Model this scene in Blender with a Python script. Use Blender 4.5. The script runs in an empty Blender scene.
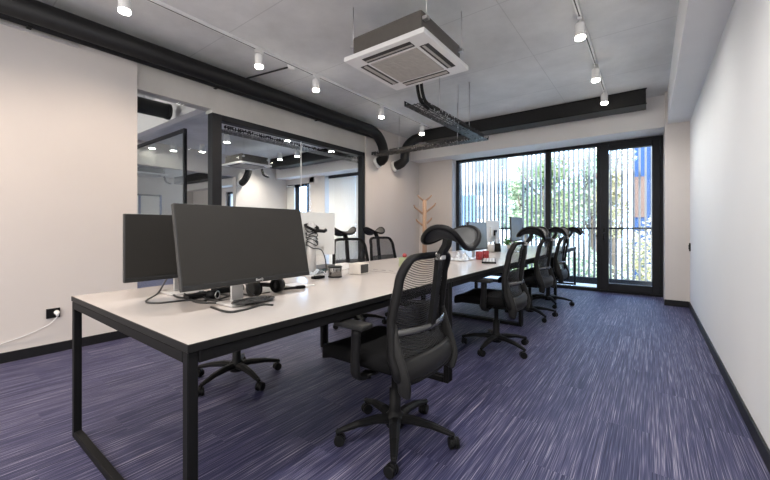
import bpy, bmesh, math, random
from mathutils import Vector, Matrix
random.seed(7)
PI = math.pi
scene = bpy.context.scene
col = scene.collection

# ------------------------------------------------------------------ materials
def nodes_of(m):
    m.use_nodes = True
    nt = m.node_tree
    return nt, nt.nodes, nt.links, nt.nodes['Principled BSDF']

def mat(name, color, rough=0.5, metal=0.0, var=0.06, scale=18.0, bump=0.0, spec=0.5, stretch=None):
    """plain surface with a little procedural variation"""
    m = bpy.data.materials.new(name)
    nt, N, L, b = nodes_of(m)
    tc = N.new('ShaderNodeTexCoord')
    nz = N.new('ShaderNodeTexNoise'); nz.inputs['Scale'].default_value = scale; nz.inputs['Detail'].default_value = 4
    if stretch:
        mp = N.new('ShaderNodeMapping'); mp.inputs['Scale'].default_value = stretch
        L.new(tc.outputs['Object'], mp.inputs['Vector']); L.new(mp.outputs['Vector'], nz.inputs['Vector'])
    else:
        L.new(tc.outputs['Object'], nz.inputs['Vector'])
    r = N.new('ShaderNodeValToRGB')
    c = color
    r.color_ramp.elements[0].position = 0.3; r.color_ramp.elements[1].position = 0.7
    r.color_ramp.elements[0].color = (c[0]*(1-var), c[1]*(1-var), c[2]*(1-var), 1)
    r.color_ramp.elements[1].color = (min(1, c[0]*(1+var)), min(1, c[1]*(1+var)), min(1, c[2]*(1+var)), 1)
    L.new(nz.outputs['Fac'], r.inputs['Fac']); L.new(r.outputs['Color'], b.inputs['Base Color'])
    b.inputs['Roughness'].default_value = rough; b.inputs['Metallic'].default_value = metal
    b.inputs['Specular IOR Level'].default_value = spec
    if bump > 0:
        bp = N.new('ShaderNodeBump'); bp.inputs['Strength'].default_value = bump; bp.inputs['Distance'].default_value = 0.004
        L.new(nz.outputs['Fac'], bp.inputs['Height']); L.new(bp.outputs['Normal'], b.inputs['Normal'])
    return m

def emit(name, color, strength):
    m = bpy.data.materials.new(name)
    nt, N, L, b = nodes_of(m)
    b.inputs['Base Color'].default_value = (*color, 1)
    b.inputs['Emission Color'].default_value = (*color, 1)
    b.inputs['Emission Strength'].default_value = strength
    return m

def math_node(N, L, op, a, b=None):
    n = N.new('ShaderNodeMath'); n.operation = op
    for i, v in enumerate((a, b)):
        if v is None: continue
        if isinstance(v, (int, float)): n.inputs[i].default_value = v
        else: L.new(v, n.inputs[i])
    return n.outputs[0]

def glass(name, tint, refl, rough=0.0):
    """thin architectural glass: see-through with a fresnel reflection"""
    m = bpy.data.materials.new(name); m.use_nodes = True
    nt = m.node_tree; N = nt.nodes; L = nt.links; N.clear()
    out = N.new('ShaderNodeOutputMaterial'); mix = N.new('ShaderNodeMixShader')
    tr = N.new('ShaderNodeBsdfTransparent'); tr.inputs['Color'].default_value = (*tint, 1)
    gl = N.new('ShaderNodeBsdfGlossy'); gl.inputs['Roughness'].default_value = rough
    gl.inputs['Color'].default_value = (.9, .92, .95, 1)
    lw = N.new('ShaderNodeLayerWeight'); lw.inputs['Blend'].default_value = 0.25
    f = math_node(N, L, 'MULTIPLY', lw.outputs['Fresnel'], refl)
    L.new(f, mix.inputs['Fac']); L.new(tr.outputs[0], mix.inputs[1]); L.new(gl.outputs[0], mix.inputs[2])
    L.new(mix.outputs[0], out.inputs['Surface'])
    return m

def carpet():
    m = bpy.data.materials.new('striped_carpet_planks')
    nt, N, L, b = nodes_of(m)
    tc = N.new('ShaderNodeTexCoord')
    sx = N.new('ShaderNodeSeparateXYZ'); L.new(tc.outputs['Object'], sx.inputs[0])
    x, y = sx.outputs['X'], sx.outputs['Y']
    px = math_node(N, L, 'FLOOR', math_node(N, L, 'DIVIDE', x, 0.25))
    off = math_node(N, L, 'FRACT', math_node(N, L, 'MULTIPLY', px, 0.3713))
    py = math_node(N, L, 'FLOOR', math_node(N, L, 'ADD', math_node(N, L, 'DIVIDE', y, 1.0), off))
    seed = math_node(N, L, 'ADD', math_node(N, L, 'MULTIPLY', px, 7.31), math_node(N, L, 'MULTIPLY', py, 13.77))
    def stripes(sxs, sys, det, zs):
        cv = N.new('ShaderNodeCombineXYZ')
        L.new(math_node(N, L, 'MULTIPLY', x, sxs), cv.inputs[0])
        L.new(math_node(N, L, 'MULTIPLY', y, sys), cv.inputs[1])
        L.new(math_node(N, L, 'MULTIPLY', seed, zs), cv.inputs[2])
        nz = N.new('ShaderNodeTexNoise'); nz.inputs['Scale'].default_value = 1; nz.inputs['Detail'].default_value = det
        L.new(cv.outputs[0], nz.inputs['Vector'])
        return nz.outputs['Fac']
    s1 = stripes(190, 1.3, 2.0, 1.0)
    s2 = stripes(420, 5.0, 1.0, 1.7)
    wn = N.new('ShaderNodeTexWhiteNoise'); wn.noise_dimensions = '1D'; L.new(seed, wn.inputs['W'])
    f = math_node(N, L, 'ADD', math_node(N, L, 'MULTIPLY', s1, 0.50), math_node(N, L, 'MULTIPLY', s2, 0.50))
    f = math_node(N, L, 'ADD', f, math_node(N, L, 'MULTIPLY', math_node(N, L, 'SUBTRACT', wn.outputs['Value'], 0.5), 0.03))
    r = N.new('ShaderNodeValToRGB'); cr = r.color_ramp
    cr.elements[0].position = 0.32; cr.elements[0].color = (.010, .009, .028, 1)
    cr.elements[1].position = 0.68; cr.elements[1].color = (.32, .30, .36, 1)
    e = cr.elements.new(0.45); e.color = (.027, .027, .068, 1)
    e = cr.elements.new(0.53); e.color = (.058, .055, .112, 1)
    e = cr.elements.new(0.60); e.color = (.132, .123, .185, 1)
    L.new(f, r.inputs['Fac']); L.new(r.outputs['Color'], b.inputs['Base Color'])
    b.inputs['Roughness'].default_value = 0.55; b.inputs['Specular IOR Level'].default_value = 0.28; b.inputs['Specular Tint'].default_value = (.55, .7, 1, 1)
    bp = N.new('ShaderNodeBump'); bp.inputs['Strength'].default_value = 0.25; bp.inputs['Distance'].default_value = 0.004
    L.new(s2, bp.inputs['Height']); L.new(bp.outputs['Normal'], b.inputs['Normal'])
    return m

def concrete(name, base, seams=True, var=.12):
    m = bpy.data.materials.new(name)
    nt, N, L, b = nodes_of(m)
    tc = N.new('ShaderNodeTexCoord')
    nz = N.new('ShaderNodeTexNoise'); nz.inputs['Scale'].default_value = 1.1; nz.inputs['Detail'].default_value = 7
    nz.inputs['Roughness'].default_value = .62
    L.new(tc.outputs['Object'], nz.inputs['Vector'])
    r = N.new('ShaderNodeValToRGB')
    r.color_ramp.elements[0].position = .28; r.color_ramp.elements[1].position = .74
    r.color_ramp.elements[0].color = (*[c*(1-var) for c in base], 1)
    r.color_ramp.elements[1].color = (*[min(1, c*(1+var)) for c in base], 1)
    L.new(nz.outputs['Fac'], r.inputs['Fac'])
    colr = r.outputs['Color']
    if seams:
        sx = N.new('ShaderNodeSeparateXYZ'); L.new(tc.outputs['Object'], sx.inputs[0])
        masks = []
        for ax, per, o, w in (('Y', 1.15, 3.05, .010), ('X', 3.2, -1.05, .008)):
            t = math_node(N, L, 'DIVIDE', math_node(N, L, 'SUBTRACT', sx.outputs[ax], o), per)
            fr = math_node(N, L, 'ABSOLUTE', math_node(N, L, 'SUBTRACT', t, math_node(N, L, 'ROUND', t)))
            masks.append(math_node(N, L, 'LESS_THAN', fr, w/per/2))
        mk = math_node(N, L, 'MULTIPLY', math_node(N, L, 'MAXIMUM', masks[0], masks[1]), .28)
        mx = N.new('ShaderNodeMixRGB'); mx.inputs['Color2'].default_value = (*[c*.35 for c in base], 1)
        L.new(mk, mx.inputs['Fac']); L.new(colr, mx.inputs['Color1']); colr = mx.outputs['Color']
    L.new(colr, b.inputs['Base Color']); b.inputs['Roughness'].default_value = .8
    b.inputs['Specular IOR Level'].default_value = .25
    return m

def mesh_fabric(name, color, alpha, period):
    """open-weave chair mesh: bands of dark thread with see-through gaps"""
    m = bpy.data.materials.new(name)
    nt, N, L, b = nodes_of(m)
    b.inputs['Base Color'].default_value = (*color, 1); b.inputs['Roughness'].default_value = .6
    tc = N.new('ShaderNodeTexCoord')
    sx = N.new('ShaderNodeSeparateXYZ'); L.new(tc.outputs['Object'], sx.inputs[0])
    curve = math_node(N, L, 'MULTIPLY', math_node(N, L, 'MULTIPLY', sx.outputs['Y'], sx.outputs['Y']), 1.2)
    ph = math_node(N, L, 'MULTIPLY', math_node(N, L, 'SUBTRACT', sx.outputs['Z'], curve), 2*PI/period)
    s = math_node(N, L, 'MULTIPLY', math_node(N, L, 'SINE', ph), .30)
    # lower part is woven denser
    dn = math_node(N, L, 'MULTIPLY', math_node(N, L, 'LESS_THAN', sx.outputs['Z'], .735), .42)
    a = math_node(N, L, 'SUBTRACT', math_node(N, L, 'ADD', s, alpha), dn)
    a = math_node(N, L, 'MINIMUM', math_node(N, L, 'MAXIMUM', a, 0.03), .85)
    out = N['Material Output']; mix = N.new('ShaderNodeMixShader'); tr = N.new('ShaderNodeBsdfTransparent')
    L.new(a, mix.inputs['Fac']); L.new(b.outputs[0], mix.inputs[1]); L.new(tr.outputs[0], mix.inputs[2])
    L.new(mix.outputs[0], out.inputs['Surface'])
    return m

def perforated(name, color):
    m = bpy.data.materials.new(name)
    nt, N, L, b = nodes_of(m)
    b.inputs['Base Color'].default_value = (*color, 1); b.inputs['Roughness'].default_value = .45
    b.inputs['Metallic'].default_value = .3
    tc = N.new('ShaderNodeTexCoord')
    ck = N.new('ShaderNodeTexVoronoi'); ck.inputs['Scale'].default_value = 26; ck.inputs['Randomness'].default_value = 0.35
    L.new(tc.outputs['Object'], ck.inputs['Vector'])
    hole = math_node(N, L, 'LESS_THAN', ck.outputs['Distance'], .40)
    out = N['Material Output']; mix = N.new('ShaderNodeMixShader'); tr = N.new('ShaderNodeBsdfTransparent')
    L.new(hole, mix.inputs['Fac']); L.new(b.outputs[0], mix.inputs[1]); L.new(tr.outputs[0], mix.inputs[2])
    L.new(mix.outputs[0], out.inputs['Surface'])
    return m

def leaf_mat(name, c0, c1, c2):
    m = bpy.data.materials.new(name)
    nt, N, L, b = nodes_of(m)
    gi = N.new('ShaderNodeNewGeometry')
    r = N.new('ShaderNodeValToRGB')
    r.color_ramp.elements[0].color = (*c0, 1); r.color_ramp.elements[1].color = (*c2, 1)
    e = r.color_ramp.elements.new(.5); e.color = (*c1, 1)
    L.new(gi.outputs['Random Per Island'], r.inputs['Fac']); L.new(r.outputs['Color'], b.inputs['Base Color'])
    b.inputs['Roughness'].default_value = .6
    tl = N.new('ShaderNodeBsdfTranslucent'); L.new(r.outputs['Color'], tl.inputs['Color'])
    mix = N.new('ShaderNodeMixShader'); mix.inputs['Fac'].default_value = .45
    L.new(b.outputs[0], mix.inputs[1]); L.new(tl.outputs[0], mix.inputs[2])
    L.new(mix.outputs[0], N['Material Output'].inputs['Surface'])
    return m

M = dict(
    lumbar=mat('glossy_grey_bar', (.13, .13, .13), .25, .6, var=.05),
    metalcan=mat('dark_polished_tin', (.20, .19, .18), .22, .9, var=.1),
    carpet=carpet(),
    wall=mat('warm_white_plaster', (.60, .562, .535), .85, var=.012, scale=3),
    wall_r=mat('cool_white_plaster', (.76, .775, .785), .8, var=.01, scale=2),
    ceiling=concrete('concrete_ceiling', (.66, .665, .66), True, .2),
    header=concrete('concrete_header', (.52, .50, .47), False, .14),
    beam=mat('painted_beam', (.76, .745, .73), .85, var=.02, scale=2),
    bulk=mat('painted_bulkhead', (.78, .785, .79), .8, var=.02, scale=2),
    base=mat('black_baseboard', (.010, .010, .012), .5, spec=.25),
    frame=mat('anthracite_frame', (.015, .016, .019), .5, 0, spec=.18),
    blackm=mat('black_powder_coat', (.0075, .0075, .008), .55, 0, bump=.05, scale=300, spec=.10),
    top=mat('white_laminate', (.485, .45, .425), .2, var=.015, scale=6),
    edge=mat('dark_edge_band', (.010, .010, .010), .5, spec=.15),
    plastic=mat('black_plastic', (.007, .007, .0075), .5, var=.1, scale=40, spec=.16),
    plastic2=mat('dark_grey_plastic', (.020, .020, .020), .5, var=.08, scale=40, spec=.16),
    fabric=mat('black_seat_fabric', (.006, .006, .0065), .95, spec=.1, var=.2, scale=400, bump=.3),
    mesh=mesh_fabric('chair_back_mesh', (.010, .010, .011), .44, .011),
    hmesh=mat('headrest_mesh', (.030, .032, .034), .55, var=.15, scale=350),
    chrome=mat('brushed_aluminium', (.62, .61, .60), .28, .9, var=.05, scale=60),
    silver=mat('silver_plastic', (.55, .54, .53), .35, .3),
    screen=mat('dark_screen', (.019, .0175, .0155), .5, spec=.25, var=.02),
    screen2=mat('grey_reflection_screen', (.13, .15, .15), .25, var=.05),  # grey base colour stands in for the room's reflection on a dark screen
    shell=mat('monitor_shell_black', (.014, .014, .014), .5),
    white=mat('white_plastic', (.78, .78, .77), .4, var=.02),
    offw=mat('offwhite_shell', (.66, .66, .64), .45, var=.02),
    duct=mat('black_duct_insulation', (.006, .006, .0065), .5, var=.2, scale=30, bump=.15, spec=.3),
    acbody=mat('ac_grey_casing', (.11, .10, .09), .5, .3),
    acgrille=mat('ac_intake_grille', (.42, .40, .37), .6),
    slot=mat('dark_vent_slot', (.03, .028, .026), .6),
    wood=mat('light_beech', (.46, .30, .20), .5, var=.12, scale=5, stretch=(20, 20, 2)),
    boxwood=mat('pale_board', (.62, .57, .51), .6, var=.06),
    lens=emit('lit_lens', (1, .93, .82), 45),
    lens_far=emit('lit_lens_far', (1, .95, .86), 40),
    tray=perforated('perforated_black_tray', (.013, .013, .014)),
    glass=glass('window_glass', (.95, .97, .97), .55),
    gpart=glass('partition_glass', (.95, .97, .965), .35),
    cable=mat('black_cable', (.012, .012, .012), .5),
    red=mat('red_glaze', (.30, .03, .035), .35),
    green=mat('olive_card', (.30, .33, .20), .6),
    leafp=leaf_mat('pot_leaves', (.04, .12, .03), (.08, .2, .05), (.14, .3, .09)),
    teal=mat('dark_teal_plastic', (.02, .06, .07), .4),
    foil=mat('crumpled_film', (.62, .66, .70), .25, .2, var=.3, scale=40, bump=.6),
    slat=mat('dark_louvre', (.20, .205, .21), .6),
    balcony=mat('balcony_slab', (.72, .76, .80), .8, var=.04),
    leaf1=leaf_mat('leaves_bright', (.12, .20, .08), (.32, .42, .20), (.66, .74, .48)),
    leaf2=leaf_mat('leaves_yellow', (.24, .24, .12), (.55, .52, .32), (.85, .82, .62)),
    leaf3=leaf_mat('leaves_pale', (.20, .28, .17), (.48, .56, .40), (.84, .88, .76)),
    bark=mat('tree_bark', (.12, .10, .08), .9, var=.3, scale=10),
    ground=mat('pale_paving', (.55, .58, .52), .9, var=.1, scale=.8),
    facade=mat('white_facade', (.86, .88, .90), .8, var=.03, scale=.5),
    faceglass=mat('facade_window', (.20, .28, .36), .2, var=.2, scale=2),
    bluep=mat('blue_cladding', (.015, .07, .24), .5, var=.08, scale=1.5),
    skyb=mat('light_blue_cladding', (.20, .42, .66), .6, var=.05, scale=1.5),
    tan=mat('tan_panel', (.17, .11, .10), .7, var=.06),
    blind=mat('white_blind', (.80, .78, .74), .8, var=.02),
    redwool=mat('red_paint', (.55, .06, .05), .5),
)

# ------------------------------------------------------------------ mesh builder
class MB:
    def __init__(s): s.bm = bmesh.new()
    def _fin(s, vs, bevel=0, seg=2):
        if bevel:
            es = set()
            for v in vs: es.update(v.link_edges)
            bmesh.ops.bevel(s.bm, geom=list(es), offset=bevel, segments=seg, profile=.6, affect='EDGES', clamp_overlap=True)
    def box(s, c, d, bevel=0, seg=2, rot=None):
        r = bmesh.ops.create_cube(s.bm, size=1)
        mtx = Matrix.Translation(Vector(c)) @ (rot.to_4x4() if rot else Matrix()) @ Matrix.Diagonal((*d, 1))
        bmesh.ops.transform(s.bm, matrix=mtx, verts=r['verts'])
        s._fin(r['verts'], bevel, seg); return s
    def bx(s, x0, x1, y0, y1, z0, z1, bevel=0, seg=2):
        return s.box(((x0+x1)/2, (y0+y1)/2, (z0+z1)/2), (abs(x1-x0), abs(y1-y0), abs(z1-z0)), bevel, seg)
    def tube(s, pts, r, seg=10, closed=False, smooth=True, aspect=(1, 1), up=None):
        pts = [Vector(p) for p in pts]; n = len(pts)
        rs = r if isinstance(r, (list, tuple)) else [r]*n
        rings = []
        prev = None
        for i, p in enumerate(pts):
            a = pts[(i-1) % n] if (closed or i > 0) else p
            b = pts[(i+1) % n] if (closed or i < n-1) else p
            t = (b-a).normalized() if (b-a).length > 1e-9 else Vector((0, 0, 1))
            if up is not None: u = Vector(up)
            elif prev is None: u = Vector((0, 0, 1)) if abs(t.z) < .9 else Vector((1, 0, 0))
            else: u = prev
            u = (u - t*u.dot(t)).normalized(); w = t.cross(u); prev = u
            ring = []
            for k in range(seg):
                th = 2*PI*(k+.5)/seg
                ring.append(s.bm.verts.new(p + (u*math.cos(th)*aspect[0] + w*math.sin(th)*aspect[1])*rs[i]))
            rings.append(ring)
        for i in range(n if closed else n-1):
            A, B = rings[i], rings[(i+1) % n]
            for k in range(seg):
                f = s.bm.faces.new((A[k], A[(k+1) % seg], B[(k+1) % seg], B[k])); f.smooth = smooth
        if not closed:
            s.bm.faces.new(list(reversed(rings[0]))); s.bm.faces.new(rings[-1])
        return s
    def cyl(s, p0, p1, r0, r1=None, seg=20):
        return s.tube([p0, p1], [r0, r0 if r1 is None else r1], seg)
    def bar(s, pts, w, h, up=(0, 0, 1)):
        return s.tube(pts, 1/math.sqrt(.5), 4, smooth=False, aspect=(h/2, w/2), up=up)
    def lathe(s, prof, c=(0, 0, 0), seg=24, smooth=True):
        c = Vector(c); rings = []
        for r, z in prof:
            rings.append([s.bm.verts.new(c+Vector((r*math.cos(2*PI*k/seg), r*math.sin(2*PI*k/seg), z))) for k in range(seg)])
        for A, B in zip(rings, rings[1:]):
            for k in range(seg):
                f = s.bm.faces.new((A[k], A[(k+1) % seg], B[(k+1) % seg], B[k])); f.smooth = smooth
        if prof[0][0] > 1e-6: s.bm.faces.new(list(reversed(rings[0])))
        if prof[-1][0] > 1e-6: s.bm.faces.new(rings[-1])
        return s
    def surf(s, fn, nu, nv, thick=0, smooth=True):
        """fn(a,b) a,b in 0..1 -> point; optional thickness gives a closed slab"""
        g = [[Vector(fn(i/nu, j/nv)) for j in range(nv+1)] for i in range(nu+1)]
        def nrm(i, j):
            a = g[min(i+1, nu)][j]-g[max(i-1, 0)][j]; b = g[i][min(j+1, nv)]-g[i][max(j-1, 0)]
            c = a.cross(b); return c.normalized() if c.length > 1e-12 else Vector((1, 0, 0))
        lay = []
        for sgn in ((-.5, .5) if thick else (0,)):
            lay.append([[s.bm.verts.new(g[i][j]+nrm(i, j)*thick*sgn) for j in range(nv+1)] for i in range(nu+1)])
        for li, V in enumerate(lay):
            for i in range(nu):
                for j in range(nv):
                    q = (V[i][j], V[i+1][j], V[i+1][j+1], V[i][j+1])
                    if thick and li == 0: q = tuple(reversed(q))
                    f = s.bm.faces.new(q); f.smooth = smooth
        if thick:
            A, B = lay
            bd = [(i, 0) for i in range(nu)]+[(nu, j) for j in range(nv)]+[(i, nv) for i in range(nu, 0, -1)]+[(0, j) for j in range(nv, 0, -1)]
            for k in range(len(bd)):
                p, q = bd[k], bd[(k+1) % len(bd)]
                s.bm.faces.new((A[p[0]][p[1]], A[q[0]][q[1]], B[q[0]][q[1]], B[p[0]][p[1]]))
        return s
    def quad(s, a, b, c, d):
        s.bm.faces.new([s.bm.verts.new(Vector(p)) for p in (a, b, c, d)]); return s
    def build(s, name, m, parent=None, **props):
        me = bpy.data.meshes.new(name)
        bmesh.ops.recalc_face_normals(s.bm, faces=s.bm.faces) if len(s.bm.faces) < 6000 else None
        s.bm.to_mesh(me); s.bm.free()
        for mm in (m if isinstance(m, (list, tuple)) else [m]): me.materials.append(mm)
        o = bpy.data.objects.new(name, me); col.objects.link(o)
        if parent: o.parent = parent
        for k, v in props.items(): o[k] = v
        return o

def tag(o, label, cat, group=None, kind=None):
    o['label'] = label; o['category'] = cat
    if group: o['group'] = group
    if kind: o['kind'] = kind
    return o
def thing(name, label, cat, loc=(0, 0, 0), rz=0, group=None):
    o = bpy.data.objects.new(name, None); col.objects.link(o)
    o.location = loc; o.rotation_euler = (0, 0, rz); o.empty_display_size = .1
    return tag(o, label, cat, group)
def struct(name, mb, m, parent=None, label=None):
    o = mb.build(name, m, parent)
    if not parent:
        o['kind'] = 'structure'
        if label: o['label'] = label
    return o
def sroot(name, label=None):
    o = bpy.data.objects.new(name, None); col.objects.link(o); o['kind'] = 'structure'
    if label: o['label'] = label
    return o
def copy_tree(o, parent=None):
    c = o.copy(); col.objects.link(c)
    if parent: c.parent = parent
    for ch in list(o.children): copy_tree(ch, c)
    return c
def smooth_path(pts, n=8):
    P = [Vector(p) for p in pts]; out = []
    for i in range(len(P)-1):
        p0 = P[max(i-1, 0)]; p1 = P[i]; p2 = P[i+1]; p3 = P[min(i+2, len(P)-1)]
        for k in range(n):
            t = k/n
            out.append(.5*((2*p1)+(p2-p0)*t+(2*p0-5*p1+4*p2-p3)*t*t+(3*p1-p0-3*p2+p3)*t**3))
    out.append(P[-1]); return out

# ------------------------------------------------------------------ room shell
XL, XR, ZC = -4.22, 0.44, 3.04
YG0, YG1 = 1.40, 5.06          # glazed stretch of the left wall
XG = -4.30                     # glazing plane
YB = 7.20                      # window plane
REAR = -3.2
struct('floor', MB().bx(-15, .7, REAR, 7.30, -.12, 0), M['carpet'])
struct('ceiling', MB().bx(-15, .7, REAR, 7.40, ZC, ZC+.25), M['ceiling'])
struct('wall_right', MB().bx(XR, XR+.2, REAR, 7.40, 0, ZC), M['wall_r'])
struct('wall_left', MB().bx(XL-.14, XL, REAR, YG0, 0, ZC), M['wall'])
struct('wall_left_far', MB().bx(XL-.14, XL, YG1, 7.36, 0, ZC), M['wall'])
struct('trim_1', MB().bx(XG-.10, XG+.05, 2.19, YG1, 2.50, ZC).bx(XG-.10, XG+.05, YG0, 2.19, 2.54, ZC), M['header'], label='grey concrete band above the glazed partition')
struct('wall_back', MB().bx(-4.36, -3.40, 6.96, 7.40, 0, ZC), M['wall'])
struct('trim_2', MB().bx(XL, .20, 6.585, 7.40, 2.575, ZC), M['beam'], label='white beam above the window')
struct('trim_3', MB().bx(.17, XR, 6.44, 7.40, 0, ZC), M['wall'], label='white pillar right of the glass door')
struct('trim_4', MB().bx(.20, XR, REAR, 6.60, 2.575, ZC), M['bulk'], label='white bulkhead along the right wall')
struct('baseboard_right', MB().bx(XR-.012, XR, REAR, 6.44, 0, .085, .003, 1), M['base'])
struct('baseboard_pillar', MB().bx(.162, XR-.012, 6.428, 6.44, 0, .085, .003, 1), M['base'])
struct('baseboard_left', MB().bx(XL, XL+.012, REAR, YG0, 0, .085, .003, 1), M['base'])
struct('baseboard_left_far', MB().bx(XL, XL+.012, YG1, 6.96, 0, .085, .003, 1), M['base'])
struct('baseboard_back', MB().bx(XL, -3.40, 6.948, 6.96, 0, .085, .003, 1), M['base'])

# glazed partition in the left wall
w2 = sroot('window_2', 'black-framed glass partition in the left wall')
f = MB()
f.bx(XG-.05, XG+.06, 2.19, 2.31, 0, 2.50, .004, 1)
f.build('post', M['frame'], w2)
f = MB().bx(XG-.05, XG+.06, 2.31, YG1, 2.425, 2.50, .004, 1); f.build('top_rail', M['frame'], w2)
f = MB().bx(XG-.05, XG+.06, YG1-.075, YG1, 0, 2.50, .004, 1); f.build('end_post', M['frame'], w2)
f = MB().bx(XG-.05, XG+.06, YG0, YG1, 0, .08, .004, 1); f.build('bottom_rail', M['frame'], w2)
MB().bx(XG-.006, XG+.006, YG0, 2.19, .08, 2.54).build('pane', M['gpart'], w2)
MB().bx(XG-.006, XG+.006, 2.31, 3.595, .08, 2.425).build('pane', M['gpart'], w2)
MB().bx(XG-.006, XG+.006, 3.605, YG1-.075, .08, 2.425).build('pane', M['gpart'], w2)
MB().bx(XG-.008, XG+.008, 3.596, 3.604, .08, 2.425).build('joint', M['white'], w2)

# big window: two fixed lights and a glazed balcony door
w1 = sroot('window_1', 'dark framed window with two fixed lights')
WX = (-3.40, -1.576, -1.488, -.743)
T = 2.575
for x0, x1 in ((WX[0], WX[0]+.065), (WX[1], WX[2])):
    MB().bx(x0, x1, YB-.05, YB+.06, 0, T, .004, 1).build('mullion', M['frame'], w1)
MB().bx(WX[0], -.743, YB-.05, YB+.06, T-.055, T, .004, 1).build('top_rail', M['frame'], w1)
MB().bx(WX[0], -.743, YB-.05, YB+.06, 0, .055, .004, 1).build('bottom_rail', M['frame'], w1)
MB().bx(WX[0]+.065, WX[1], YB, YB+.01, .055, T-.055).build('pane', M['glass'], w1)
MB().bx(WX[2], -.743, YB, YB+.01, .055, T-.055).build('pane', M['glass'], w1)
d1 = sroot('door_1', 'dark framed glazed balcony door')
f = MB()
f.bx(-.743, -.69, YB-.06, YB+.06, 0, T, .004, 1); f.bx(.13, .17, YB-.06, YB+.06, 0, T, .004, 1)
f.bx(-.69, .13, YB-.06, YB+.06, T-.055, T, .004, 1); f.bx(-.69, .13, YB-.06, YB+.06, 0, .035, .004, 1)
f.build('door_frame', M['frame'], d1)
f = MB()
f.bx(-.688, -.565, YB-.085, YB+.02, .04, T-.058, .006, 1); f.bx(.026, .128, YB-.085, YB+.02, .04, T-.058, .006, 1)
f.bx(-.565, .026, YB-.085, YB+.02, T-.15, T-.058, .006, 1); f.bx(-.565, .026, YB-.085, YB+.02, .04, .16, .006, 1)
f.build('sash', M['frame'], d1)
MB().bx(-.565, .026, YB-.03, YB-.02, .16, T-.15).build('pane', M['glass'], d1)
h = MB(); h.bx(-.645, -.615, YB-.097, YB-.085, .94, 1.10, .004, 2)
h.tube([(-.63, YB-.09, 1.02), (-.63, YB-.135, 1.02), (-.63, YB-.14, 1.0), (-.63, YB-.14, .90)], .010, 8)
h.build('door_handle', M['plastic'], d1)

# ------------------------------------------------------------------ balcony and outside
struct('ground', MB().bx(-60, 60, 9.4, 80, -1.3, -1.2), M['ground'])
struct('balcony_floor', MB().bx(-6, 2, 7.32, 9.0, -.16, -.02), M['balcony'])
scr = thing('louvre_screen', 'dark vertical slat screen with handrail outside the window', 'slat screen', (0, 8.25, 0))
gapx = (-2.63, -2.34)
k = 0
xs = -3.95
while xs < .75:
    if not (gapx[0] < xs < gapx[1]):
        f = MB().bx(xs-.017, xs+.017, -.03, .03, .08, 3.02)
        f.build('slat', M['slat'], scr)
    xs += .0925
MB().bx(-4.05, .8, -.07, -.035, 1.075, 1.11).build('handrail', M['frame'], scr)
MB().bx(-4.05, .8, -.07, .05, -.02, .105).build('bottom_rail', M['frame'], scr)
MB().bx(-4.05, .8, -.05, .05, 3.02, 3.08).build('top_rail', M['slat'], scr)

def tree(name_label, x, y, h, cr, lm, n, zc, cz=1.0, leaf=.16):
    t = thing('tree', name_label, 'tree', (x, y, -1.2))
    b = MB(); top = h*.75
    b.tube(smooth_path([(0, 0, 0), (.1, .05, top*.4), (-.1, 0, top*.75), (.05, .1, top)], 5), [.17-.12*i/15 for i in range(16)], 10)
    for q in range(7):
        a = q*2.4; z0 = top*(.35+.08*q)
        b.tube([(0, 0, z0), (math.cos(a)*cr*.4, math.sin(a)*cr*.4, z0+.5), (math.cos(a)*cr*.75, math.sin(a)*cr*.75, z0+1.1)], [.06, .04, .015], 6)
    b.build('trunk', M['bark'], t)
    f = MB()
    blobs = [(random.uniform(-.55, .55)*cr, random.uniform(-.55, .55)*cr, zc+random.uniform(-.6, .6)*cr*cz, random.uniform(.35, .6)*cr) for _ in range(14)]
    for i in range(n):
        bx_, by_, bz_, br = random.choice(blobs)
        v = Vector((random.gauss(0, 1), random.gauss(0, 1), random.gauss(0, 1))).normalized()*br*random.uniform(.55, 1)
        c = Vector((bx_, by_, bz_))+v
        a = Vector((random.gauss(0, 1), random.gauss(0, 1), random.gauss(0, 1))).normalized()
        b2 = a.orthogonal().normalized(); s = leaf*random.uniform(.5, 1.2)
        f.quad(c-a*s, c-b2*s*.5, c+a*s, c+b2*s*.5)
    f.build('foliage', lm, t)
    return t
tree('pale green leafy tree outside, seen through the open gap in the slat screen', -4.35, 15.6, 6.6, 1.15, M['leaf3'], 7000, 3.6, 1.7, .075)
tree('bright green tree outside, behind the slats of the middle window light', -2.75, 12.6, 6.2, 1.05, M['leaf1'], 6000, 3.3, 1.7, .07)
tree('large green tree outside, left of the balcony door frame', -1.75, 14.8, 7, 1.3, M['leaf3'], 8000, 3.6, 1.7, .075)
tree('pale yellow-green tree outside, behind the glazed balcony door', -1.0, 12.4, 6, .50, M['leaf2'], 5000, 3.0, 3.0, .065)
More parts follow.
